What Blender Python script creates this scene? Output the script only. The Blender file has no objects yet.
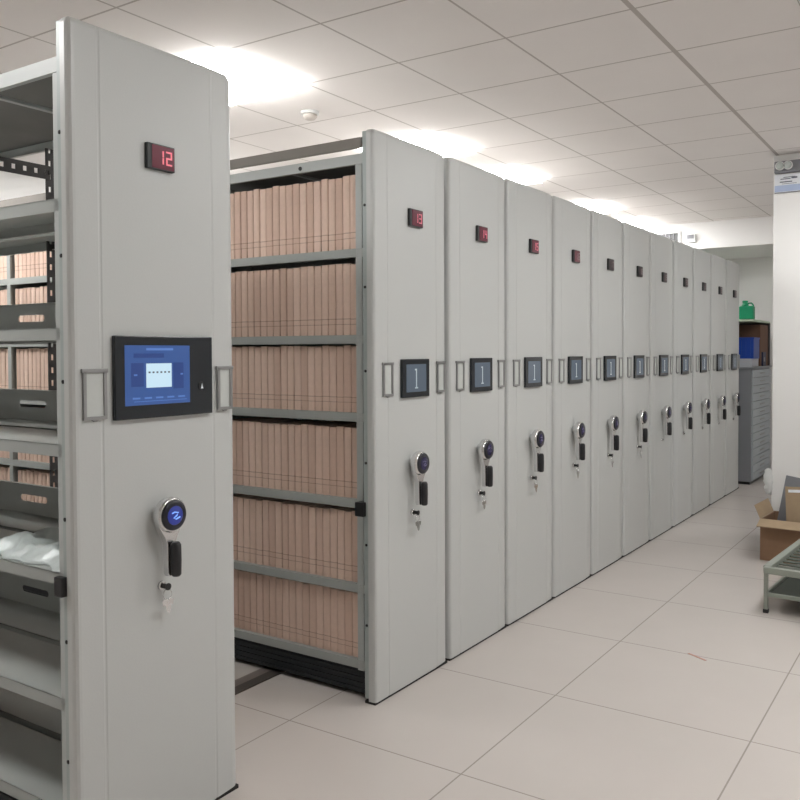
import bpy, bmesh, math, random
from mathutils import Vector, Matrix, noise
random.seed(7)
scene = bpy.context.scene
C = scene.collection
PI = math.pi

# ------------------------------------------------------------------ materials
def mat(name, col, rough=.5, metal=0., emit=None, strength=0., bump=None, var=None, spec=.5, trans=0.):
    m = bpy.data.materials.new(name); m.use_nodes = True
    n = m.node_tree.nodes; l = m.node_tree.links; b = n['Principled BSDF']
    b.inputs['Base Color'].default_value = (*col, 1)
    b.inputs['Roughness'].default_value = rough
    b.inputs['Metallic'].default_value = metal
    b.inputs['Specular IOR Level'].default_value = spec
    b.inputs['Transmission Weight'].default_value = trans
    if emit:
        b.inputs['Emission Color'].default_value = (*emit, 1)
        b.inputs['Emission Strength'].default_value = strength
    if var or bump:
        tc = n.new('ShaderNodeTexCoord'); nz = n.new('ShaderNodeTexNoise')
        l.new(tc.outputs['Object'], nz.inputs['Vector'])
        nz.inputs['Scale'].default_value = (bump or var)[0]
        nz.inputs['Detail'].default_value = 4
    if var:
        mx = n.new('ShaderNodeMix'); mx.data_type = 'RGBA'
        k = var[1]
        mx.inputs['A'].default_value = (*[c*(1-k) for c in col], 1)
        mx.inputs['B'].default_value = (*[min(1, c*(1+k)) for c in col], 1)
        l.new(nz.outputs['Fac'], mx.inputs['Factor']); l.new(mx.outputs['Result'], b.inputs['Base Color'])
    if bump:
        bp = n.new('ShaderNodeBump'); bp.inputs['Strength'].default_value = bump[1]
        bp.inputs['Distance'].default_value = .01
        l.new(nz.outputs['Fac'], bp.inputs['Height']); l.new(bp.outputs['Normal'], b.inputs['Normal'])
    return m

def grid_mat(name, base, line, size, ox, oy, width, rough, special=None, var=.05, bump=0, sscale=6, spec=.5):
    """tiles laid on the world x/y plane with thin joints"""
    m = bpy.data.materials.new(name); m.use_nodes = True
    n = m.node_tree.nodes; l = m.node_tree.links; b = n['Principled BSDF']
    b.inputs['Roughness'].default_value = rough
    b.inputs['Specular IOR Level'].default_value = spec
    tc = n.new('ShaderNodeTexCoord'); sp = n.new('ShaderNodeSeparateXYZ')
    l.new(tc.outputs['Object'], sp.inputs[0])
    def M(op, a, bb=None):
        k = n.new('ShaderNodeMath'); k.operation = op
        for i, v in enumerate((a, bb)):
            if v is None: continue
            if isinstance(v, (int, float)): k.inputs[i].default_value = v
            else: l.new(v, k.inputs[i])
        return k.outputs[0]
    masks = []
    for ax, o, w in (('X', ox, width[0]), ('Y', oy, width[1])):
        v = M('DIVIDE', M('SUBTRACT', sp.outputs[ax], o), size)
        f = M('SUBTRACT', v, M('FLOOR', M('ADD', v, .5)))
        masks.append(M('LESS_THAN', M('ABSOLUTE', f), w/size/2))
    if special:
        masks.append(M('LESS_THAN', M('ABSOLUTE', M('SUBTRACT', sp.outputs['X'], special[0])), special[1]/2))
    mk = masks[0]
    for q in masks[1:]: mk = M('MAXIMUM', mk, q)
    nz = n.new('ShaderNodeTexNoise'); nz.inputs['Scale'].default_value = sscale; nz.inputs['Detail'].default_value = 5
    l.new(tc.outputs['Object'], nz.inputs['Vector'])
    mx = n.new('ShaderNodeMix'); mx.data_type = 'RGBA'
    mx.inputs['A'].default_value = (*[c*(1-var) for c in base], 1); mx.inputs['B'].default_value = (*[c*(1+var) for c in base], 1)
    l.new(nz.outputs['Fac'], mx.inputs['Factor'])
    m2 = n.new('ShaderNodeMix'); m2.data_type = 'RGBA'
    l.new(mk, m2.inputs['Factor']); l.new(mx.outputs['Result'], m2.inputs['A']); m2.inputs['B'].default_value = (*line, 1)
    l.new(m2.outputs['Result'], b.inputs['Base Color'])
    if bump:
        bp = n.new('ShaderNodeBump'); bp.inputs['Strength'].default_value = bump; bp.inputs['Distance'].default_value = .003
        inv = M('SUBTRACT', 1.0, mk)
        l.new(inv, bp.inputs['Height']); l.new(bp.outputs['Normal'], b.inputs['Normal'])
    return m

def kraft_mat():
    m = bpy.data.materials.new('kraft_board'); m.use_nodes = True
    n = m.node_tree.nodes; l = m.node_tree.links; b = n['Principled BSDF']
    b.inputs['Roughness'].default_value = .75; b.inputs['Specular IOR Level'].default_value = .25
    oi = n.new('ShaderNodeObjectInfo'); tc = n.new('ShaderNodeTexCoord')
    r = n.new('ShaderNodeValToRGB')
    r.color_ramp.elements[0].color = (.66, .475, .385, 1); r.color_ramp.elements[1].color = (.79, .60, .50, 1)
    l.new(oi.outputs['Random'], r.inputs[0])
    sp = n.new('ShaderNodeSeparateXYZ'); l.new(tc.outputs['Object'], sp.inputs[0])
    def band(z, w):
        a = n.new('ShaderNodeMath'); a.operation = 'SUBTRACT'; l.new(sp.outputs['Z'], a.inputs[0]); a.inputs[1].default_value = z
        c = n.new('ShaderNodeMath'); c.operation = 'ABSOLUTE'; l.new(a.outputs[0], c.inputs[0])
        d = n.new('ShaderNodeMath'); d.operation = 'LESS_THAN'; l.new(c.outputs[0], d.inputs[0]); d.inputs[1].default_value = w/2
        return d.outputs[0]
    mxm = n.new('ShaderNodeMath'); mxm.operation = 'MAXIMUM'
    l.new(band(.068, .004), mxm.inputs[0]); l.new(band(.045, .003), mxm.inputs[1])
    sc = n.new('ShaderNodeMath'); sc.operation = 'MULTIPLY'; l.new(mxm.outputs[0], sc.inputs[0]); sc.inputs[1].default_value = .45
    nz = n.new('ShaderNodeTexNoise'); nz.inputs['Scale'].default_value = 30; l.new(tc.outputs['Object'], nz.inputs['Vector'])
    hv = n.new('ShaderNodeHueSaturation'); l.new(r.outputs[0], hv.inputs['Color'])
    mr = n.new('ShaderNodeMapRange'); l.new(nz.outputs['Fac'], mr.inputs[0]); mr.inputs['To Min'].default_value = .9; mr.inputs['To Max'].default_value = 1.1
    l.new(mr.outputs[0], hv.inputs['Value'])
    mx = n.new('ShaderNodeMix'); mx.data_type = 'RGBA'
    l.new(sc.outputs[0], mx.inputs['Factor']); l.new(hv.outputs[0], mx.inputs['A']); mx.inputs['B'].default_value = (.22, .12, .08, 1)
    l.new(mx.outputs['Result'], b.inputs['Base Color'])
    return m

PAINT = mat('grey_painted_steel', (.555, .565, .555), .38, var=(3, .02), bump=(160, .03))
STEEL = mat('shelf_steel', (.38, .40, .385), .42, var=(5, .04))
SHELFP = mat('shelf_steel_pale', (.48, .505, .495), .45, var=(5, .03))
GALV = mat('side_steel', (.40, .45, .44), .4, var=(5, .04))
DARK = mat('dark_perforated_steel', (.055, .05, .05), .45, var=(20, .2))
TAUPE = mat('taupe_dust_seal', (.24, .22, .20), .7)
BLACK = mat('black_plastic', (.012, .012, .014), .35)
RUBBER = mat('black_rubber', (.015, .013, .012), .8)
BASEM = mat('black_base_steel', (.012, .015, .019), .5, var=(9, .3))
BEZEL = mat('black_glass_bezel', (.010, .013, .018), .18)
CHROME = mat('brushed_chrome', (.72, .72, .72), .22, 1.)
SILVER = mat('frame_metal', (.35, .35, .35), .35, .8)
TOPDARK = mat('darkened_top_sheet', (.20, .19, .18), .8, var=(4, .2))  # unseen top sheets, darkened to cut light bounced onto the ceiling
CARD = mat('card_insert', (.55, .57, .55), .6, var=(40, .05))
BLUE = mat('blue_screen', (.01, .03, .10), .3, emit=(.035, .085, .26), strength=.8)
BLUED = mat('blue_screen_dark', (.01, .02, .08), .3, emit=(.02, .055, .21), strength=.7)
BLUEL = mat('blue_screen_line', (.02, .05, .15), .3, emit=(.09, .18, .45), strength=.9)
WINDOW = mat('white_screen_window', (.1, .1, .1), .3, emit=(.52, .72, .85), strength=.95)
GSCREEN = mat('grey_screen', (.09, .115, .15), .15, emit=(.05, .07, .095), strength=.35)
GLINE = mat('screen_line', (.3, .35, .38), .3, emit=(.4, .5, .55), strength=.3)
ICON = mat('icon_white', (.5, .5, .5), .4, emit=(.5, .55, .6), strength=.5)
REDW = mat('red_display_window', (.05, .004, .010), .25, emit=(.08, .004, .016), strength=.7)
REDD = mat('red_lit_digit', (.4, .1, .12), .4, emit=(1., .26, .32), strength=.62)
REDS = mat('red_lit_digit_soft', (.3, .08, .10), .4, emit=(.75, .22, .28), strength=.5)
DARKW = mat('dark_display_window', (.03, .012, .016), .3)
DIGW = mat('unlit_digit', (.30, .24, .25), .4)
DIAL = mat('black_dial', (.012, .012, .02), .3)
GLOW = mat('blue_dial_glow', (.01, .015, .08), .3, emit=(.025, .04, .28), strength=.6)
MARK = mat('blue_dial_mark', (.1, .2, .4), .3, emit=(.25, .45, 1.), strength=.9)
DIMD = mat('violet_dial', (.035, .03, .085), .25)
DIMM = mat('violet_dial_mark', (.16, .14, .30), .3)
KRAFT = kraft_mat()
WALLM = mat('white_wall_paint', (.80, .79, .775), .85, var=(2, .02))
BEAMM = mat('white_beam_paint', (.82, .81, .80), .85, var=(2, .02))
CEIL = grid_mat('ceiling_tiles', (.84, .80, .78), (.50, .455, .43), .6, .26, 2.07, (.011, .011), .9, special=(.86, .024), var=.03, bump=.2, sscale=3)
FLOORM = grid_mat('floor_tiles', (.60, .55, .515), (.36, .32, .29), .8, .585, 1.10, (.006, .006), .27, var=.05, bump=.1, sscale=2.2, spec=.4)
LAMP = mat('lit_diffuser', (.9, .9, .9), .5, emit=(1., 1., .985), strength=33)
LAMPA = mat('added_diffuser_aisle', (.9, .9, .9), .5, emit=(.99, 1., .99), strength=24)  # diffuser of the unseen lamps added over the aisle
LFRAME = mat('lamp_frame_white', (.75, .75, .75), .5)
WPLAST = mat('white_plastic', (.72, .73, .72), .35)
SACK = mat('crumpled_plastic', (.62, .68, .67), .3, bump=(25, .6), trans=.15)
RAILD = mat('rail_dark', (.10, .085, .075), .5, .3)
RAILL = mat('rail_worn', (.24, .205, .18), .5, .3)
SAGE = mat('sage_green_metal', (.27, .29, .25), .5, var=(12, .12))
MESHD = mat('dark_deck', (.075, .085, .07), .7)
CARTON = mat('brown_cardboard', (.27, .16, .095), .85, var=(15, .15))
CARTIN = mat('pale_cardboard', (.38, .28, .18), .85, var=(15, .12))
GREYF = mat('grey_folder_board', (.20, .205, .225), .6, var=(10, .1))
PAPER = mat('white_paper', (.78, .80, .84), .7)
BLUEB = mat('pale_blue_print', (.42, .50, .68), .7)
INK = mat('dark_print', (.12, .13, .17), .7)
GREEN = mat('green_plastic', (.015, .27, .13), .4, var=(20, .15))
BOARD = mat('pale_green_board', (.50, .60, .47), .5)
BLUEC = mat('blue_plastic', (.012, .055, .32), .4)
NAVY = mat('navy_binder', (.02, .025, .07), .5)
GREYC = mat('grey_drawer_steel', (.25, .26, .28), .45, var=(4, .08))
GREYD = mat('grey_drawer_front', (.42, .46, .49), .45, var=(4, .08))
BROWNB = mat('brown_box', (.16, .085, .055), .8)
LENS = mat('lens_glass', (.5, .55, .53), .1)
GREYB = mat('grey_plastic', (.22, .22, .24), .5)
SCRAP = mat('reddish_tape', (.42, .22, .17), .7)

# ------------------------------------------------------------------ geometry helpers
class MB:
    def __init__(s): s.v = []; s.f = []; s.m = []; s.sm = []
    def add(s, vs, fs, mi=0, smooth=False):
        k = len(s.v); s.v += [tuple(v) for v in vs]
        for f in fs: s.f.append([i+k for i in f]); s.m.append(mi); s.sm.append(smooth)
        return s
    def box(s, x0, x1, y0, y1, z0, z1, mi=0, M=None):
        vs = [(x, y, z) for x in (x0, x1) for y in (y0, y1) for z in (z0, z1)]
        if M: vs = [M @ Vector(v) for v in vs]
        return s.add(vs, [(0,1,3,2),(4,6,7,5),(0,4,5,1),(2,3,7,6),(0,2,6,4),(1,5,7,3)], mi)
    def prism(s, pts, z0, z1, mi=0, axis='Z', smooth=False):
        """closed polygon pts (a,b); axis Z: (x,y) up z; axis X: (y,z) along x"""
        n = len(pts)
        def P(a, b, c): return (a, b, c) if axis == 'Z' else ((c, a, b) if axis == 'X' else (a, c, b))
        vs = [P(a, b, z0) for a, b in pts] + [P(a, b, z1) for a, b in pts]
        s.add(vs, [tuple(range(n))[::-1], tuple(range(n, 2*n))], mi)
        k = len(s.v) - 2*n
        for i in range(n):
            j = (i+1) % n; s.f.append([k+i, k+j, k+n+j, k+n+i]); s.m.append(mi); s.sm.append(smooth)
        return s
    def lathe(s, prof, center, axis='Z', seg=24, mi=0, smooth=True):
        """prof: (radius, height) list"""
        cx, cy, cz = center; vs = []; fs = []
        for r, h in prof:
            for k in range(seg):
                a = 2*PI*k/seg; c, d = r*math.cos(a), r*math.sin(a)
                if axis == 'Z': vs.append((cx+c, cy+d, cz+h))
                elif axis == 'X': vs.append((cx+h, cy+c, cz+d))
                else: vs.append((cx+c, cy+h, cz+d))
        for i in range(len(prof)-1):
            for k in range(seg):
                j = (k+1) % seg
                fs.append((i*seg+k, i*seg+j, (i+1)*seg+j, (i+1)*seg+k))
        s.add(vs, fs, mi, smooth)
        b = len(s.v) - len(vs)
        s.f.append([b+k for k in range(seg)][::-1]); s.m.append(mi); s.sm.append(False)
        s.f.append([b+(len(prof)-1)*seg+k for k in range(seg)]); s.m.append(mi); s.sm.append(False)
        return s
    def tube(s, pts, r, seg=8, mi=0, closed=False):
        P = [Vector(p) for p in pts]; n = len(P); vs = []; fs = []
        for i, p in enumerate(P):
            a = P[(i-1) % n] if (closed or i) else p; b = P[(i+1) % n] if (closed or i < n-1) else p
            t = (b-a).normalized(); u = t.cross(Vector((0, 0, 1)))
            if u.length < .05: u = t.cross(Vector((1, 0, 0)))
            u.normalize(); w = t.cross(u)
            for k in range(seg):
                an = 2*PI*k/seg; vs.append(p + u*r*math.cos(an) + w*r*math.sin(an))
        for i in range(n if closed else n-1):
            for k in range(seg):
                j = (k+1) % seg; q = (i+1) % n
                fs.append((i*seg+k, i*seg+j, q*seg+j, q*seg+k))
        s.add(vs, fs, mi, True)
        if not closed:
            b = len(s.v)-len(vs)
            s.f.append([b+k for k in range(seg)][::-1]); s.m.append(mi); s.sm.append(False)
            s.f.append([b+(n-1)*seg+k for k in range(seg)]); s.m.append(mi); s.sm.append(False)
        return s
    def build(s, name, mats, parent=None, bevel=0, seg=2, loc=None, rot=None, label=None):
        me = bpy.data.meshes.new(name); me.from_pydata(s.v, [], s.f)
        if not isinstance(mats, (list, tuple)): mats = [mats]
        for m in mats: me.materials.append(m)
        for p, mi, sm in zip(me.polygons, s.m, s.sm): p.material_index = mi; p.use_smooth = sm
        bm = bmesh.new(); bm.from_mesh(me); bmesh.ops.recalc_face_normals(bm, faces=bm.faces[:])
        if bevel:
            eds = [e for e in bm.edges if len(e.link_faces) == 2 and e.calc_face_angle(0) > .6]
            bmesh.ops.bevel(bm, geom=eds, offset=bevel, segments=seg, affect='EDGES', profile=.6, clamp_overlap=True)
        bm.to_mesh(me); bm.free()
        o = bpy.data.objects.new(name, me); C.objects.link(o)
        if parent: o.parent = parent
        if loc: o.location = loc
        if rot: o.rotation_euler = rot
        if label: o['label'] = label
        return o

def tag(o, label, cat, group=None):
    o['label'] = label; o['category'] = cat
    if group: o['group'] = group
    return o
def thing(name, label, cat, loc=(0, 0, 0), rz=0, group=None):
    o = bpy.data.objects.new(name, None); C.objects.link(o); o.location = loc; o.rotation_euler = (0, 0, rz)
    o.empty_display_size = .1
    return tag(o, label, cat, group)
def struct(o): o['kind'] = 'structure'; return o
def copy_part(src, parent, loc=None):
    c = src.copy(); C.objects.link(c); c.parent = parent
    if loc: c.location = loc
    for ch in src.children: copy_part(ch, c)
    return c

# ------------------------------------------------------------------ the room
CZ = 2.92
XL, XR, YF, YB = -4.3, 4.6, -4.2, 9.5
struct(MB().box(XL-.1, XR+.1, YF-.1, YB+.1, -.1, 0).build('floor', FLOORM))
# ceiling, made with real openings where the lamps are set in
lamps = [(-1.54, 1.47), (-1.54, 3.27), (-1.54, 4.47), (-1.54, 6.27), (-1.54, 7.47),
         (-1.54, -.93), (1.46, .27), (1.46, 2.07), (1.46, 3.87), (1.46, 6.27), (-3.34, 2.67), (-3.34, .27)]  # this line: unseen lamps added to brighten the panels and file rows
struct(MB().box(XL-.1, XR+.1, YF-.1, YB+.1, CZ, CZ+.1).build('ceiling', CEIL))
struct(MB().box(XL-.1, XL, YF-.1, YB+.1, 0, CZ).build('wall_left', WALLM))
struct(MB().box(XR, XR+.1, YF-.1, YB+.1, 0, CZ).build('wall_right', WALLM))
struct(MB().box(XL, XR, YB, YB+.1, 0, CZ).build('wall_back', WALLM))
struct(MB().box(XL, XR, YF-.1, YF, 0, CZ).build('wall_front', WALLM))
struct(MB().box(XL, XR, 8.2, YB, 2.62, CZ-.001).build('ceiling_beam', BEAMM, bevel=.004))
struct(MB().box(.832, 1.43, 5.25, 5.85, 0, CZ).build('column', WALLM, bevel=.006))

names = {0: 'square ceiling lamp nearest, glowing beside the top of the panel numbered 12',
         1: 'lit ceiling lamp above the panel numbered 13, second from the nearest',
         2: 'lit ceiling lamp just above the tops of the panels numbered 14 and 15',
         3: 'lit ceiling lamp above the middle of the closed row, fourth from the nearest',
         4: 'farthest lit ceiling lamp, close to the beam at the end of the row'}
for i, (x, y) in enumerate(lamps):
    t = thing('ceiling_lamp', names.get(i, 'unseen square ceiling lamp added outside the frame to light the shelving units'), 'ceiling lamp', (x, y, CZ),
              group='square lamps set into the tiled ceiling')
    f = MB()
    for a in ((0, .6, 0, .012), (0, .6, .588, .6), (0, .012, .012, .588), (.588, .6, .012, .588)):
        f.box(*a, -.003, 0)
    f.build('frame', LFRAME, t)
    MB().box(.012, .588, .012, .588, -.0032 if x > 0 else -.030, 0).build('diffuser', LAMPA if x > 0 else LAMP, t)

sd = thing('smoke_detector', 'small round white smoke detector on the ceiling above the file shelves', 'smoke detector', (-1.27, 2.48, CZ))
MB().lathe([(.055, 0), (.055, -.014), (.05, -.018)], (0, 0, 0)).build('base', WPLAST, sd)
MB().lathe([(.042, -.018), (.042, -.034), (.030, -.046), (.012, -.050)], (0, 0, 0)).build('sensor_head', mat('detector_head', (.55, .50, .46), .5), sd)

# floor rails of the mobile shelving
for k, (x, lab) in enumerate(((-.70, 'flat metal floor rail under the shelving, seen in the gap between panels 12 and 13'),
                              (-2.9, 'second flat floor rail under the far end of the shelving'))):
    t = thing('floor_rail', lab, 'rail', (x, 0, 0))
    MB().box(.062, .118, -1.2, 8.05, 0, .006).build('rail_bar', RAILD, t)
    MB().box(0, .060, -1.2, 8.05, 0, .003).build('rail_plate', RAILL, t)

# ------------------------------------------------------------------ the mobile shelving
L = -3.58                         # far end of every unit
LEVELS = [.164, .489, .851, 1.22, 1.552, 1.917]
BAYX = [-.10, -.97, -1.83, -2.69, -3.55]
SEG = {'0': 'abcdef', '1': 'bc', '2': 'abged', '3': 'abgcd', '4': 'fgbc', '5': 'afgcd', '6': 'afgedc', '7': 'abc', '8': 'abcdefg', '9': 'abcdfg'}
def seg_digit(mb, d, y, z, w, h, x0, x1, t):
    R = {'a': (0, w, h-t, h), 'g': (0, w, h/2-t/2, h/2+t/2), 'd': (0, w, 0, t),
         'f': (0, t, h/2+t*.2, h-t*.2), 'b': (w-t, w, h/2+t*.2, h-t*.2), 'e': (0, t, t*.2, h/2-t*.2), 'c': (w-t, w, t*.2, h/2-t*.2)}
    for k in SEG[d]:
        a = R[k]; mb.box(x0, x1, y+a[0], y+a[1], z+a[2], z+a[3])

def panel_mesh(W):
    k = (W-.60)
    pr = [(-.037, 0.0), (-.016, .0), (-.006, .003), (-.001, .010), (0, .018), (0, .088), (-.0018, .092), (-.0018, .096), (0, .100),
          (0, .488+k), (-.0035, .492+k), (-.0035, .497+k), (-.002, .501+k), (-.007, .570+k), (-.011, .585+k), (-.019, .595+k), (-.037, .60+k)]
    m = MB(); n = len(pr)
    zs = [(.012, 0), (2.385, 0), (2.395, .003), (2.40, .009)]
    vs = []
    for z0, ins in zs:
        for i, (x, y) in enumerate(pr):
            q = max(0, y-(W-.035)); z = z0-((.035-math.sqrt(max(0, .035**2-q*q))) if z0 > 1 else 0)
            # the top edge rolls back a little, the aisle-side corner is eased
            yy = min(max(y, ins), W-ins*1.6)
            vs.append((x-ins if x > -.03 else x, yy, z))
    fs = []
    for j in range(len(zs)-1):
        for i in range(n):
            q = (i+1) % n; fs.append((j*n+i, j*n+q, (j+1)*n+q, (j+1)*n+i))
    m.add(vs, fs)
    m.add(vs[:n], [tuple(range(n))]); m.add(vs[-n:], [tuple(range(n))])
    return m

GW = .594                        # width of one end panel
shared = {}
def ord_part(key, make, parent, name, **kw):
    """build once, afterwards share the mesh through obj.copy()"""
    if key in shared:
        return copy_part(shared[key], parent)
    o = make(); o.parent = parent; shared[key] = o
    return o

def shelf_mb(x0, x1):
    m = MB()
    for (a, b) in ((.03, .285), (.315, .57)):
        m.box(x0, x1, a, b, -.004, 0)
        m.box(x0, x1, a, a+.002, -.036, 0); m.box(x0, x1, b-.002, b, -.036, 0)
        m.box(x0, x1, a+.002, a+.014, -.036, -.034); m.box(x0, x1, b-.014, b-.002, -.036, -.034)
        for xx in (x0+.28, x0+.56): m.box(xx, xx+.02, a+.002, b-.002, -.020, -.004)
    return m
def perforated(axis, a0, a1, c0, c1, d0, d1, pitch, hole):
    """strip along `axis` between a0..a1; c across, d thickness, real holes"""
    m = MB(); cw = (c1-c0)
    rail = cw*.32
    def bx(a, b, c, d):
        if axis == 'Z': m.box(d0, d1, c, d, a, b)
        elif axis == 'Y': m.box(d0, d1, a, b, c, d)
        else: m.box(a, b, d0, d1, c, d)
    bx(a0, a1, c0, c0+rail); bx(a0, a1, c1-rail, c1)
    t = a0; 
    while t < a1:
        e = min(t+pitch-hole, a1); bx(t, e, c0+rail, c1-rail); t += pitch
    return m
def stop_plate(x0, x1, y, z0, z1):
    """back-stop strip with oblong slots, x0<x1"""
    m = MB(); sl = [];
    x = x1-.20
    zc = z0+.062
    a = z0; hs = .026
    # slots: rounded oblongs cut by building strips around them
    xs = []
    c = x1-.155
    while c > x0+.1:
        xs.append((c-.175, c)); c -= .34
    prev = x1
    for (s0, s1) in xs:
        m.box(s1, prev, y, y+.002, z0, z1)
        m.box(s0, s1, y, y+.002, z0, zc-hs/2); m.box(s0, s1, y, y+.002, zc+hs/2, z1)
        for (ca, sg) in ((s0, 1), (s1, -1)):            # rounded ends
            for zz, q in ((zc-hs/2, 1), (zc+hs/2, -1)):
                pts = [(ca, zz)] + [(ca+sg*hs/2*(1-math.sin(t*PI/8)), zz+q*hs/2*(1-math.cos(t*PI/8))) for t in range(5)]
                m.prism(pts, y, y+.002, axis='Y')
        prev = s0
    m.box(x0, prev, y, y+.002, z0, z1)
    m.box(x0, x1, y-.012, y, z1-.002, z1)
    return m

def crank(parent, lit):
    h = MB()
    h.lathe([(.026, 0), (.026, .018), (.044, .020), (.052, .026), (.054, .036), (.053, .050), (.049, .056)], (0, .28, .99), 'X', 32)
    # tapering arm
    prof = [(.052, .0), (.042, -.035), (.024, -.065), (.016, -.085), (.014, -.175), (.010, -.185)]
    pts = [(.28-w, .99+z) for w, z in prof] + [(.28+w, .99+z) for w, z in reversed(prof)]
    h.prism(pts, .024, .046, axis='X')
    o = h.build('crank_handle', CHROME, parent, bevel=.002, loc=(0, .017 if lit else 0, 0))
    MB().lathe([(.046, .0), (.046, .004), (.042, .008), (.012, .009)], (.055, .28, .99), 'X', 32).build('dial', DIAL, o)
    MB().lathe([(.029, 0), (.027, .0012), (.006, .0016)], (.0635, .28, .99), 'X', 28).build('badge', GLOW if lit else DIMD, o)
    q = MB()
    zz = [(-.014, .008), (-.004, .011), (.010, .008), (.004, .000), (-.008, -.007), (.002, -.011), (.016, -.006)]
    q.tube([(.0655, .28+a, .99+b) for a, b in zz], .0022 if lit else .0016, 6)
    q.build('emblem', MARK if lit else DIMM, o)
    g = MB()
    pr = [(.015*math.cos(t)*(1 if abs(math.cos(t)) < 1 else 1), .015*math.sin(t)) for t in [2*PI*k/20 for k in range(20)]]
    g.lathe([(.011, .0), (.0155, .006), (.0165, .05), (.0155, .096), (.010, .104)], (.060, .284, .805), 'Z', 16)
    g.box(.040, .050, .275, .291, .812, .90)
    g.build('grip', BLACK, o)
    return o

def fittings(root, num, big):
    """what is screwed to the end panel"""
    # number display
    d = MB().box(0, .014, .250, .352, 2.030, 2.106).build('number_display', mat_display, root, bevel=.002)
    lit = num <= 16
    MB().box(.014, .0155, .266, .348, 2.034, 2.102).build('display_window', REDW if lit else DARKW, d)
    g = MB(); s = str(num)
    seg_digit(g, s[0], .286, 2.047, .022, .042, .0155, .017, .0048)
    seg_digit(g, s[1], .317, 2.047, .022, .042, .0155, .017, .0048)
    g.build('digits', REDD if num == 12 else (REDS if num <= 15 else DIGW), d)
    if big:
        b = MB().box(0, .016, .127, .494, 1.285, 1.530).build('control_screen', BEZEL, root, bevel=.003)
        MB().box(.016, .0165, .159, .400, 1.325, 1.502).build('screen', BLUE, b)
        w = MB()
        for (a0, a1, z0, z1) in ((.180, .225, 1.38, 1.45), (.19, .30, 1.465, 1.478), (.335, .375, 1.37, 1.45)):
            w.box(.0165, .0167, a0, a1, z0, z1)
        w.build('screen_tiles', BLUED, b)
        l = MB()
        l.box(.0166, .0169, .235, .335, 1.487, 1.494)
        for k in range(5): l.box(.0166, .0169, .185+k*.042, .212+k*.042, 1.343, 1.348)
        l.box(.0166, .0169, .19, .387, 1.335, 1.337)
        l.box(.0168, .0170, .190, .202, 1.412, 1.417); l.box(.0168, .0170, .363, .372, 1.412, 1.417)
        l.build('screen_lines', BLUEL, b)
        MB().box(.0167, .0172, .234, .328, 1.376, 1.448).build('screen_window', WINDOW, b)
        k = MB()
        for q in range(6): k.box(.0172, .0175, .242+q*.0145, .249+q*.0145, 1.419, 1.424)
        k.build('dotted_line', INK, b)
        i = MB(); i.lathe([(.014, 0), (.013, .002)], (.016, .447, 1.374), 'X', 20); ic = i.build('card_reader', BLACK, b)
        MB().prism([(.443, 1.366), (.453, 1.366), (.450, 1.374), (.448, 1.383), (.446, 1.374)], .018, .0188, axis='X').build('reader_icon', ICON, ic)
        cards = ((.030, .106), (.526, .590))
    else:
        b = ord_part('scr', lambda: MB().box(0, .014, .187, .401, 1.280, 1.448).build('control_screen', BEZEL, None, bevel=.003), root, 'control_screen')
        if not b.children:
            MB().box(.014, .0146, .215, .373, 1.303, 1.425).build('screen', GSCREEN, b)
            ln = MB(); ln.box(.0146, .0152, .289, .297, 1.318, 1.405); ln.box(.0146, .0152, .281, .292, 1.398, 1.405); ln.box(.0146, .0152, .281, .305, 1.318, 1.324)
            ln.build('screen_mark', GLINE, b)
        cards = ((.056, .128), (.482, .550))
    for (a, c) in cards:
        k = MB()
        for (y0, y1, z0, z1) in ((a, a+.010, 1.298, 1.430), (c-.010, c, 1.298, 1.430), (a, c, 1.292, 1.302), (a-.004, c+.004, 1.424, 1.436)):
            k.box(0, .008, y0, y1, z0, z1)
        k.prism([((a+c)/2-.012, 1.292), ((a+c)/2+.012, 1.292), ((a+c)/2+.004, 1.286), ((a+c)/2-.004, 1.286)], 0, .006, axis='X')
        cf = k.build('card_holder', SILVER, root, bevel=.0012)
        MB().box(0, .003, a+.010, c-.010, 1.302, 1.424).build('card', CARD, cf)
    if 'crank%d' % big in shared: copy_part(shared['crank%d' % big], root)
    else: shared['crank%d' % big] = crank(root, big)
    def mk_lock():
        q = MB(); q.lathe([(.014, 0), (.014, .008), (.012, .010)], (0, .277, .770), 'X', 20)
        o = q.build('lock', CHROME, None)
        MB().box(.010, .012, .2735, .2765, .763, .777).build('keyhole', BLACK, o); return o
    ord_part('lock%d' % big, mk_lock, root, 'lock').location = (0, .017 if big else 0, 0)

mat_display = mat('display_housing', (.022, .024, .026), .35)

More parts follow.
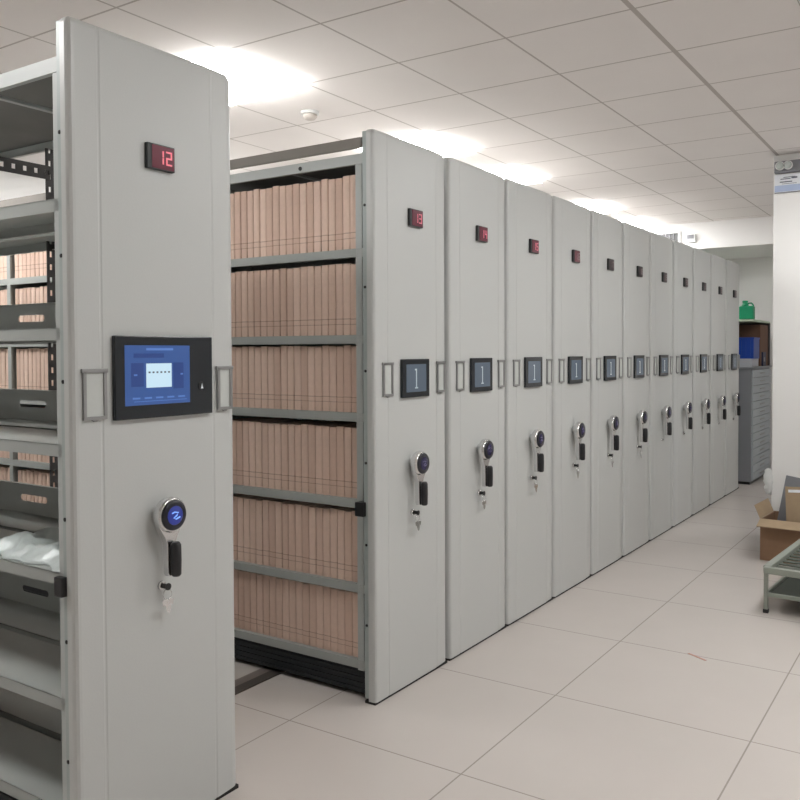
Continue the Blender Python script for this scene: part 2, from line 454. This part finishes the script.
def make_unit(num, y, label, full):
    GW = {12: .618, 13: .586}.get(num, .595)
    root = thing('mobile_shelving_unit', label, 'shelving unit', (0, y, 0), 0, 'mobile shelving units in a row')
    ord_part('panel%.3f' % GW, lambda: panel_mesh(GW).build('end_panel', PAINT, None), root, 'end_panel')
    ord_part('inner%.3f' % GW, lambda: MB().box(-.062, -.038, .006, GW-.004, .02, 2.396).build('panel_return', GALV, None, bevel=.003), root, 'panel_return')
    ord_part('skirt%.3f' % GW, lambda: MB().box(-.060, -.006, .004, GW-.004, 0, .012).build('rubber_skirt', RUBBER, None), root, 'rubber_skirt')
    # base, top
    def mk_base():
        m = MB().box(L, -.064, .045, .555, .02, .124)
        for k in range(4): m.box(L, -.064, .040, .045, .03+k*.024, .040+k*.024); m.box(L, -.064, .555, .560, .03+k*.024, .040+k*.024)
        for x in (-.66, -2.86):
            for yy in (.10, .50): m.lathe([(.028, -.012), (.028, .012)], (x, yy, .034), 'X', 16)
        return m.build('base', BASEM, None)
    ord_part('base', mk_base, root, 'base')
    def mk_top():
        m = MB().box(L, -.062, .031, .569, 2.306, 2.3125, 1).box(L, -.062, .028, .030, 2.270, 2.312).box(L, -.062, .57, .572, 2.270, 2.312)
        m.box(L, -.062, .030, .045, 2.270, 2.272).box(L, -.062, .555, .57, 2.270, 2.272)
        for k in range(4): m.box(L+.4+k*.87, L+.42+k*.87, .03, .57, 2.296, 2.306)
        return m.build('top_cover', [SHELFP, TOPDARK], None)
    ord_part('top', mk_top, root, 'top_cover')
    for x in BAYX:      # light face posts
        def mk_post(x=x):
            m = MB()
            w = .034
            for yy in (.030, .556):
                m.box(x-w*.5, x+w*.5, yy, yy+.014, .12, 2.27)
            return m.build('face_post', SHELFP if x > -.2 else STEEL, None, bevel=.002)
        if num == 12 and x < -.2: continue
        ord_part('post%.2f' % x, mk_post, root, 'face_post')
    for z in LEVELS:
        if 'shelf' not in shared: shared['shelf'] = shelf_mb(L, -.064).build('shelf', STEEL, None); shared['shelf'].parent = root; shared['shelf'].location = (0, 0, z)
        else: copy_part(shared['shelf'], root, (0, 0, z))
    if full:
        b = MB()
        for z in (2.09, 1.75, 1.40, 1.015, .67, .33): b.lathe([(.006, 0), (.006, -.002), (.003, -.003)], (-.050, .006, z), 'Y', 10)
        b.build('bolt', BLACK, root)
        if num == 12:
            b = MB().box(-.078, -.040, -.014, .006, .800, .855).build('latch', BLACK, root, bevel=.004)
        else:
            MB().box(-.096, -.052, -.014, .030, .790, .850).build('latch', BLACK, root, bevel=.004)
            MB().lathe([(.010, 0), (.008, -.004)], (-.42, .028, 2.288), 'Y', 10).build('top_bolt', BLACK, root)
    fittings(root, num, num == 12)
    return root

order = ['first', 'second', 'third', 'fourth', 'fifth', 'sixth', 'seventh', 'eighth', 'ninth', 'tenth']
u12 = make_unit(12, 0, 'nearest tall grey shelving unit numbered 12 with large blue touch screen and empty shelves', True)
# unit 12: perforated dark frames, back stops
for x in BAYX[1:]:
    for yy in (.040, .300, .552):
        perforated('Z', .124, 2.27, yy-.016, yy+.016, x+.032, x+.038, .05, .022).build('perforated_post', DARK, u12)
    for z in (2.150,):
        perforated('Y', .05, .55, z, z+.052, x+.038, x+.042, .045, .016).build('perforated_brace', DARK, u12)
for z in LEVELS[1:]:
    stop_plate(L, -.066, .50, z, z+.118).build('back_stop', STEEL, u12)
Y13 = 1.394
u13 = make_unit(13, Y13, 'tall grey shelving unit numbered 13, its open side filled with brown file boxes', True)
ds = MB(); ds.prism([(.0, 2.332), (.004, 2.326), (.06, 2.366), (.05, 2.384), (.0, 2.372)], L, -.066, axis='X'); ds.build('dust_seal', TAUPE, u13)
for x in BAYX:       # dividing sides between the bays of 13
    MB().box(x-.003, x+.003, .046, .554, .124, 2.27).build('divider', STEEL, u13)
for k in range(10):
    num = 14+k
    if num in (14, 15): lab = 'closed tall grey shelving unit whose small red display shows %d' % num
    else: lab = '%s closed grey shelving unit counted from the unit with open file shelves' % (['', '', 'third', 'fourth', 'fifth', 'sixth', 'seventh', 'eighth', 'ninth', 'tenth'][k])
    if num == 23: lab = 'last and farthest closed tall grey shelving unit, beside the green jug shelf'
    make_unit(num, Y13 + .6*(k+1), lab, False)

# keys in the locks
def key_mesh():
    m = MB()
    ring = [(.030, .275+.016*math.cos(t), .748+.016*math.sin(t)) for t in [2*PI*k/18 for k in range(18)]]
    return m.tube(ring, .0014, 6, closed=True)
def make_keys():
    k = thing('key_set', 'ring of keys hanging from the lock of the nearest panel, numbered 12', 'keys', (0, .017, 0), 0, 'key rings hanging from the panel locks')
    key_mesh().build('key_ring', CHROME, k)
    s = MB()
    s.box(.0125, .030, .2735, .2765, .763, .778); s.lathe([(.011, 0), (.011, .003)], (.030, .277, .770), 'X', 14)
    s.build('inserted_key', BLACK, k)
    for yy, a, zz in ((.262, .30, .734), (.288, -.25, .733), (.276, .05, .730)):
        M = Matrix.Translation((.026 + yy*.02, yy, zz)) @ Matrix.Rotation(a, 4, 'X')
        q = MB(); q.box(0, .002, -.010, .010, -.018, 0, M=M); q.box(0, .002, -.003, .005, -.040, -.018, M=M)
        q.build('key', CHROME, k, bevel=.0006)
    return k
klab = ['ring of keys hanging from the lock of the panel numbered 13', 'ring of keys hanging from the lock of the panel numbered 14',
        'ring of keys hanging from the lock of the panel numbered 15', 'ring of keys on the third closed panel past the open file shelves',
        'ring of keys on the fourth closed panel past the open file shelves', 'ring of keys on the fifth closed panel past the open file shelves']
K0 = make_keys()
for i, lb in enumerate(klab):
    c = K0.copy(); C.objects.link(c); c.location = (0, Y13+.6*i, 0); c['label'] = lb
    for ch in K0.children:
        d = ch.copy(); C.objects.link(d); d.parent = c

# ------------------------------------------------------------------ file boxes
def file_mesh():
    m = MB()
    # spine slightly rounded, covers proud of the body
    w = .0190
    pts = [(-w, .0), (-w*.8, -.003), (0, -.004), (w*.8, -.003), (w, 0), (w, .225), (-w, .225)]
    m.prism(pts, 0, .302)
    return m
F0 = file_mesh().build('file_box', KRAFT)
rows = {0: 'bottom', 1: 'fifth', 2: 'fourth', 3: 'third', 4: 'second', 5: 'top'}
FH = {0: .281, 1: .306, 2: .306, 3: .288, 4: .308, 5: .316}
first = True
def put_file(x, z, lab, grp, dy=0.):
    fh = FH[min(range(6), key=lambda k: abs(LEVELS[k]-z))]/.302
    global first
    o = F0 if first else F0.copy()
    if not first: C.objects.link(o)
    first = False
    o.location = (x, Y13+.052+dy, z); o.scale = (random.choice((1, 1, .985, .95)), 1, fh*random.uniform(.975, 1.0))
    tag(o, lab, 'file box', grp)
for r, z in enumerate(LEVELS):
    n = 20; x = -.143
    for i in range(n):
        th = .0405
        lab = 'brown kraft file box packed on the %s shelf of the bay beside panel 13' % rows[r]
        if i == 0: lab = 'rightmost brown file box on the %s shelf of the open bay' % rows[r]
        put_file(x, z+.001, lab, 'file boxes on the %s shelf of the open bay' % rows[r] if i else None, random.uniform(0, .003))
        x -= th
for r, z in enumerate(LEVELS):
    if r < 1: continue
    for (xa, xb, side) in ((-2.10, -2.66, 'right of'), (-2.73, -3.02, 'left of')):
        x = xa-.021 if side == 'left of' else xb+.021
        while (x > xb+.02 if side == 'left of' else x < xa):
            put_file(x, z+.001, 'brown file box on the %s shelf, %s the divider seen through unit 12' % (rows[r], side),
                     'file boxes on the %s shelf seen through the empty unit, %s the divider' % (rows[r], side), random.uniform(0, .003))
            x += -.0405 if side == 'left of' else .0405

# ------------------------------------------------------------------ crumpled plastic on the empty shelf
def crumple(name, nx, ny, sx, sy, h, seed, material):
    m = MB(); vs = []; fs = []
    for j in range(ny+1):
        for i in range(nx+1):
            u, v = i/nx, j/ny
            e = min(1, 5*min(u, 1-u))*min(1, 5*min(v, 1-v))
            p = Vector((u*6+seed, v*5, seed))
            q = noise.noise(p)*.45+noise.noise(p*2.2)*.16
            rid = abs(noise.noise(p*1.7+Vector((3, 1, 2))))
            z = h*e*(.55+q+.3*rid) + .004
            ox = .03*noise.noise(Vector((v*5, seed, 0))); oy = .03*noise.noise(Vector((u*6, 0, seed)))
            vs.append((sx*(u-.5)+ox, sy*(v-.5)+oy, max(.003, z)))
    N = len(vs); vs += [(a, b, 0) for a, b, c in vs]
    for j in range(ny):
        for i in range(nx):
            a = j*(nx+1)+i; fs.append((a, a+1, a+nx+2, a+nx+1)); fs.append((N+a, N+a+nx+1, N+a+nx+2, N+a+1))
    for i in range(nx): fs += [(i, N+i, N+i+1, i+1), (ny*(nx+1)+i, ny*(nx+1)+i+1, N+ny*(nx+1)+i+1, N+ny*(nx+1)+i)]
    for j in range(ny): fs += [(j*(nx+1), (j+1)*(nx+1), N+(j+1)*(nx+1), N+j*(nx+1)), (j*(nx+1)+nx, N+j*(nx+1)+nx, N+(j+1)*(nx+1)+nx, (j+1)*(nx+1)+nx)]
    m.add(vs, fs, 0, True)
    return m.build(name, material)
pb = crumple('plastic_sheet', 44, 26, .50, .27, .060, 4.1, SACK)
pb.location = (-.34, .178, .8515)
tag(pb, 'crumpled whitish plastic sheet lying on a middle shelf of the empty unit 12', 'plastic sheet')

# ------------------------------------------------------------------ far end
dc = thing('drawer_cabinet', 'grey steel cabinet of many shallow drawers at the end of the aisle', 'drawer cabinet', (-.62, 8.28, 0))
MB().box(0, .672, 0, 1.02, .03, 1.28).build('body', GREYC, dc, bevel=.004)
MB().box(.02, .66, .02, 1.0, 0, .03).build('plinth', BLACK, dc)
MB().box(-.005, .695, -.01, 1.03, 1.28, 1.30).build('cabinet_top', GREYC, dc, bevel=.003)
for k in range(14):
    z = .045+k*.0875
    d = MB().box(.672, .690, .03, .99, z, z+.080).build('drawer', GREYD, dc, bevel=.003)
    MB().box(.690, .698, .40, .62, z+.034, z+.046).build('drawer_handle', SILVER, d)
h = thing('shelf_rack', 'pale green topped small shelf rack standing on the grey drawer cabinet', 'shelf', (-.62, 8.30, 1.301))
MB().box(0, .69, 0, .92, .50, .522).build('shelf_board', BOARD, h, bevel=.002)
MB().box(.025, .665, .905, .912, .25, .50).build('back_panel', DARK, h)
for (a, b) in ((.0, .895), (.665, .895)):
    MB().box(a, a+.025, b, b+.025, 0, .50).build('post', DARK, h)
j = thing('jug', 'green plastic jug with short neck and handle on the pale green shelf', 'jug', (-.02, 8.40, 1.8245))
m = MB()
pts = [(-.075, -.055), (.075, -.055), (.075, .055), (-.075, .055)]
m.box(-.078, .078, -.05, .05, 0, .150)
m.build('body', GREEN, j, bevel=.02, seg=3)
MB().lathe([(.040, .148), (.034, .165), (.026, .175), (.026, .190)], (-.02, 0, 0), 'Z', 20).build('neck', GREEN, j)
MB().lathe([(.030, .190), (.030, .206), (.026, .210)], (-.02, 0, 0), 'Z', 20).build('cap', GREEN, j)
MB().tube([(.0, 0, .150), (.015, 0, .180), (.045, 0, .182), (.062, 0, .165), (.068, 0, .148)], .008, 8).build('handle', GREEN, j)
cr = thing('crate', 'blue plastic crate under the pale green shelf on top of the drawer cabinet', 'crate', (-.30, 8.36, 1.3905))
m = MB(); m.box(0, .36, 0, .30, 0, .008)
for (a, b, c, d) in ((0, .36, 0, .006), (0, .36, .294, .30), (0, .006, .006, .294), (.354, .36, .006, .294)): m.box(a, b, c, d, .008, .23)
m.box(-.006, .366, -.006, 0, .215, .235); m.box(.36, .366, 0, .306, .215, .235)
m.build('tub', BLUEC, cr, bevel=.0015)
m = MB()
for k in range(7): m.box(.02+k*.05, .030+k*.05, -.004, 0, .02, .20)
m.build('rib', BLUEC, cr)
tr = MB().box(-.40, .045, 8.35, 8.70, 1.3010, 1.3895).build('paper_stack', mat('grey_white_paper', (.42, .43, .46), .7, var=(60, .1)), bevel=.003)
tag(tr, 'low greyish white stack of papers beneath the blue crate', 'paper stack')
bb = MB().box(-.34, .055, 8.74, 9.16, 1.3015, 1.775).build('cardboard_box', BROWNB, bevel=.003)
tag(bb, 'dark brown box standing behind the blue crate under the pale green shelf', 'box')
bn = thing('ring_binder', 'dark navy binder standing at the right corner of the drawer cabinet top', 'binder', (-.03, 8.84, 1.3015))
bn.location = (.0, 8.80, 1.3015)
MB().box(.056, .074, 0, .16, 0, .16).build('cover', NAVY, bn, bevel=.003)
MB().box(.074, .0745, .05, .11, .05, .10).build('spine_label', GREYB, bn)
# on the beam
v = thing('air_vent', 'white framed dark louvred vent on the beam face above the far panels', 'vent', (-1.2, 8.2, 2.70))
m = MB()
for (a, b, c, d) in ((0, .50, 0, .018), (0, .50, .117, .135), (0, .02, .018, .117), (.475, .50, .018, .117)): m.box(a, b, -.022, 0, c, d)
m.build('frame', LFRAME, v)
MB().box(.02, .475, -.004, 0, .018, .117).build('backing', BLACK, v)
m = MB()
for k in range(9): m.box(.06+k*.045, .066+k*.045, -.016, -.005, .018, .117)
m.build('louvre', GREYB, v)
s = thing('wall_sensor', 'small white box with a dark window on the beam face beside the vent', 'sensor', (-.63, 8.2, 2.70))
MB().box(0, .10, -.03, 0, 0, .09).build('housing', WPLAST, s, bevel=.004)
MB().box(.008, .085, -.033, -.03, .038, .082).build('window', GREYB, s)

# ------------------------------------------------------------------ column fittings
e = thing('emergency_light', 'grey twin lamp emergency light high on the white column', 'emergency light', (.845, 5.25, 2.78))
MB().box(.0, .55, -.05, 0, 0, .085).build('housing', GREYB, e, bevel=.006)
for xx in (.045, .10):
    hd = MB().lathe([(.018, 0), (.030, -.012), (.032, -.030), (.030, -.034)], (xx, -.05, .045), 'Y', 20).build('lamp_head', WPLAST, e)
    MB().lathe([(.026, 0), (.020, -.006), (.006, -.009)], (xx, -.085, .045), 'Y', 20).build('lens', LENS, hd)
n_ = thing('notice', 'pale blue and white paper notice fixed to the top of the white column', 'notice', (.842, 5.247, 2.645))
MB().box(0, .42, -.004, .003, 0, .130).build('sheet', PAPER, n_)
MB().box(0, .42, -.0055, -.004, .004, .05).build('blue_band', BLUEB, n_)
m = MB()
for (a, b, c, d) in ((.06, .14, .104, .109), (.04, .11, .092, .098), (.115, .155, .094, .106), (.035, .12, .070, .077), (.05, .15, .058, .061), (.2, .36, .09, .10), (.2, .33, .07, .075)):
    m.box(a, b, -.0062, -.0055, c, d)
m.build('print_line', INK, n_)
MB().box(-.001, .421, -.008, .0025, -.006, 0).build('bottom_edge', GREYB, n_)

# ------------------------------------------------------------------ carton, folder, bag
cx = thing('open_carton', 'open brown cardboard carton with raised flaps on the floor before the column', 'carton', (.835, 4.84, 0), math.radians(-4))
m = MB(); m.box(0, .50, 0, .36, 0.001, .007)
for (a, b, c, d) in ((0, .50, 0, .006), (0, .50, .354, .36), (0, .006, .006, .354), (.494, .50, .006, .354)): m.box(a, b, c, d, .007, .29)
m.build('body', CARTON, cx)
def flap(M, w, d):
    return MB().box(0, w, 0, d, -.003, .003, M=M).build('flap', CARTIN, cx)
T = Matrix.Translation
flap(T((0, 0, .292)) @ Matrix.Rotation(math.radians(-158), 4, 'X'), .50, .10)                          # front flap, folded out and down
flap(T((.0, .006, .292)) @ Matrix.Rotation(math.radians(90), 4, 'Z') @ Matrix.Rotation(math.radians(66), 4, 'X'), .34, .10)
flap(T((.50, .36, .292)) @ Matrix.Rotation(math.radians(-90), 4, 'Z') @ Matrix.Rotation(math.radians(55), 4, 'X'), .34, .14)
flap(T((.50, .36, .292)) @ Matrix.Rotation(PI, 4, 'Z') @ Matrix.Rotation(math.radians(-110), 4, 'X'), .50, .10)
gf = thing('grey_folder', 'grey upright folder leaning in the open brown carton', 'folder', (.868, 5.04, .012), 0)
gf.rotation_euler = (math.radians(-6), math.radians(10), math.radians(8))
MB().box(0, .12, 0, .03, 0, .575).build('cover', GREYF, gf, bevel=.004)
MB().box(.116, .122, -.004, .034, .02, .56).build('spine_edge', SILVER, gf)
bc = thing('cardboard_sheet', 'folded brown cardboard sheet standing at the right in the open carton', 'cardboard', (1.0, 4.95, .012), 0)
bc.rotation_euler = (math.radians(-5), math.radians(-3), math.radians(3))
MB().box(0, .26, 0, .006, 0, .50).build('front_fold', CARTIN, bc)
MB().box(0, .006, .006, .06, 0, .50).build('side_fold', CARTIN, bc)
MB().box(.02, .24, -.003, -.0005, .46, .48).build('tape', PAPER, bc)
ow = MB()
pr = []
for k in range(15):
    t = k/14; r = .030+.012*math.sin(t*PI)+.002*math.sin(k*2.1)
    pr.append((r if 0 < k < 14 else .012, .30*t))
ow.lathe(pr, (0, 0, 0), 'Z', 18)
ow.v = [(x+.02*noise.noise(Vector((x*40, y*40, z*22))), y+.012*noise.noise(Vector((x*40+9, y*40, z*22))), z) for x, y, z in ow.v]
wb = ow.build('plastic_bag', WPLAST); wb.location = (.868, 5.165, .30)
wb.location = (.812, 5.262, .40); wb.scale = (.8, .6, .66)
tag(wb, 'small crumpled white plastic bag hanging at the column edge above the open carton', 'plastic bag')

# ------------------------------------------------------------------ low sage green trolley frame
ct = thing('low_trolley', 'low sage green metal platform frame standing on the tiles at the right edge', 'trolley', (1.105, 3.60, 0), math.radians(-4))
W_, D_ = .62, .95
m = MB()
for (a, b, c, d) in ((0, W_, -.03, .012), (0, W_, D_-.03, D_), (-.012, .030, .012, D_-.03), (W_-.03, W_+.012, .012, D_-.03)): m.box(a, b, c, d, .225, .262)
m.build('top_rim', SAGE, ct, bevel=.006)
m = MB()
for k in range(11): m.box(.03, W_-.03, .03+k*.08, .075+k*.08, .232, .238)
m.build('deck_slat', MESHD, ct)
for (a, b) in ((0, -.02), (W_-.026, -.02), (0, D_-.03), (W_-.026, D_-.03)):
    lg = MB().box(a, a+.022, b, b+.022, .018, .228).build('leg', SAGE, ct, bevel=.003)
    MB().box(a-.003, a+.025, b-.003, b+.025, 0, .022).build('rubber_foot', BLACK, lg, bevel=.003)
for (a, b, c, d) in ((.022, W_-.026, -.018, 0), (.022, W_-.026, D_-.028, D_-.01), (.002, .018, .002, D_-.03), (W_-.022, W_-.006, .002, D_-.03)):
    MB().box(a, b, c, d, .095, .117).build('stretcher', SAGE, ct, bevel=.003)
MB().box(.018, W_-.022, .002, D_-.03, .098, .102).build('lower_deck', MESHD, ct)

sc_ = MB().box(-.055, .055, -.006, .006, 0.0003, .0016).build('floor_scrap', SCRAP, bevel=.0005)
sc_.location = (.975, 2.684, 0); sc_.rotation_euler = (0, 0, math.radians(-28))
tag(sc_, 'thin reddish scrap lying alone on the pale floor tiles', 'scrap')

# ------------------------------------------------------------------ camera, world, view
w = bpy.data.worlds.new('world'); scene.world = w; w.use_nodes = True
w.node_tree.nodes['Background'].inputs[0].default_value = (.8, .82, .85, 1)
w.node_tree.nodes['Background'].inputs[1].default_value = .0
cam = bpy.data.cameras.new('camera'); co = bpy.data.objects.new('camera', cam); C.objects.link(co)
yaw, pitch, roll = -.57371079, -.02477982, -.00338172
f = Vector((math.sin(yaw)*math.cos(pitch), math.cos(yaw)*math.cos(pitch), math.sin(pitch)))
r = Vector((math.cos(yaw), -math.sin(yaw), 0)); u = r.cross(f)
r2 = r*math.cos(roll)+u*math.sin(roll); u2 = -r*math.sin(roll)+u*math.cos(roll)
Mx = Matrix(((r2.x, u2.x, -f.x), (r2.y, u2.y, -f.y), (r2.z, u2.z, -f.z))).to_4x4()
Mx.translation = Vector((2.06722, -1.40917, 1.48075))
co.matrix_world = Mx
cam.sensor_width = 36; cam.lens = 840.9946/800*36
cam.shift_x = -26.2986/800; cam.shift_y = -27.59987/800
cam.clip_start = .05
scene.camera = co
scene.view_settings.view_transform = 'Standard'
scene.view_settings.look = 'None'
scene.view_settings.gamma = 1
scene.view_settings.use_curve_mapping = False
scene.view_settings.exposure = .06
scene.cycles.max_bounces = 8
scene.cycles.diffuse_bounces = 5
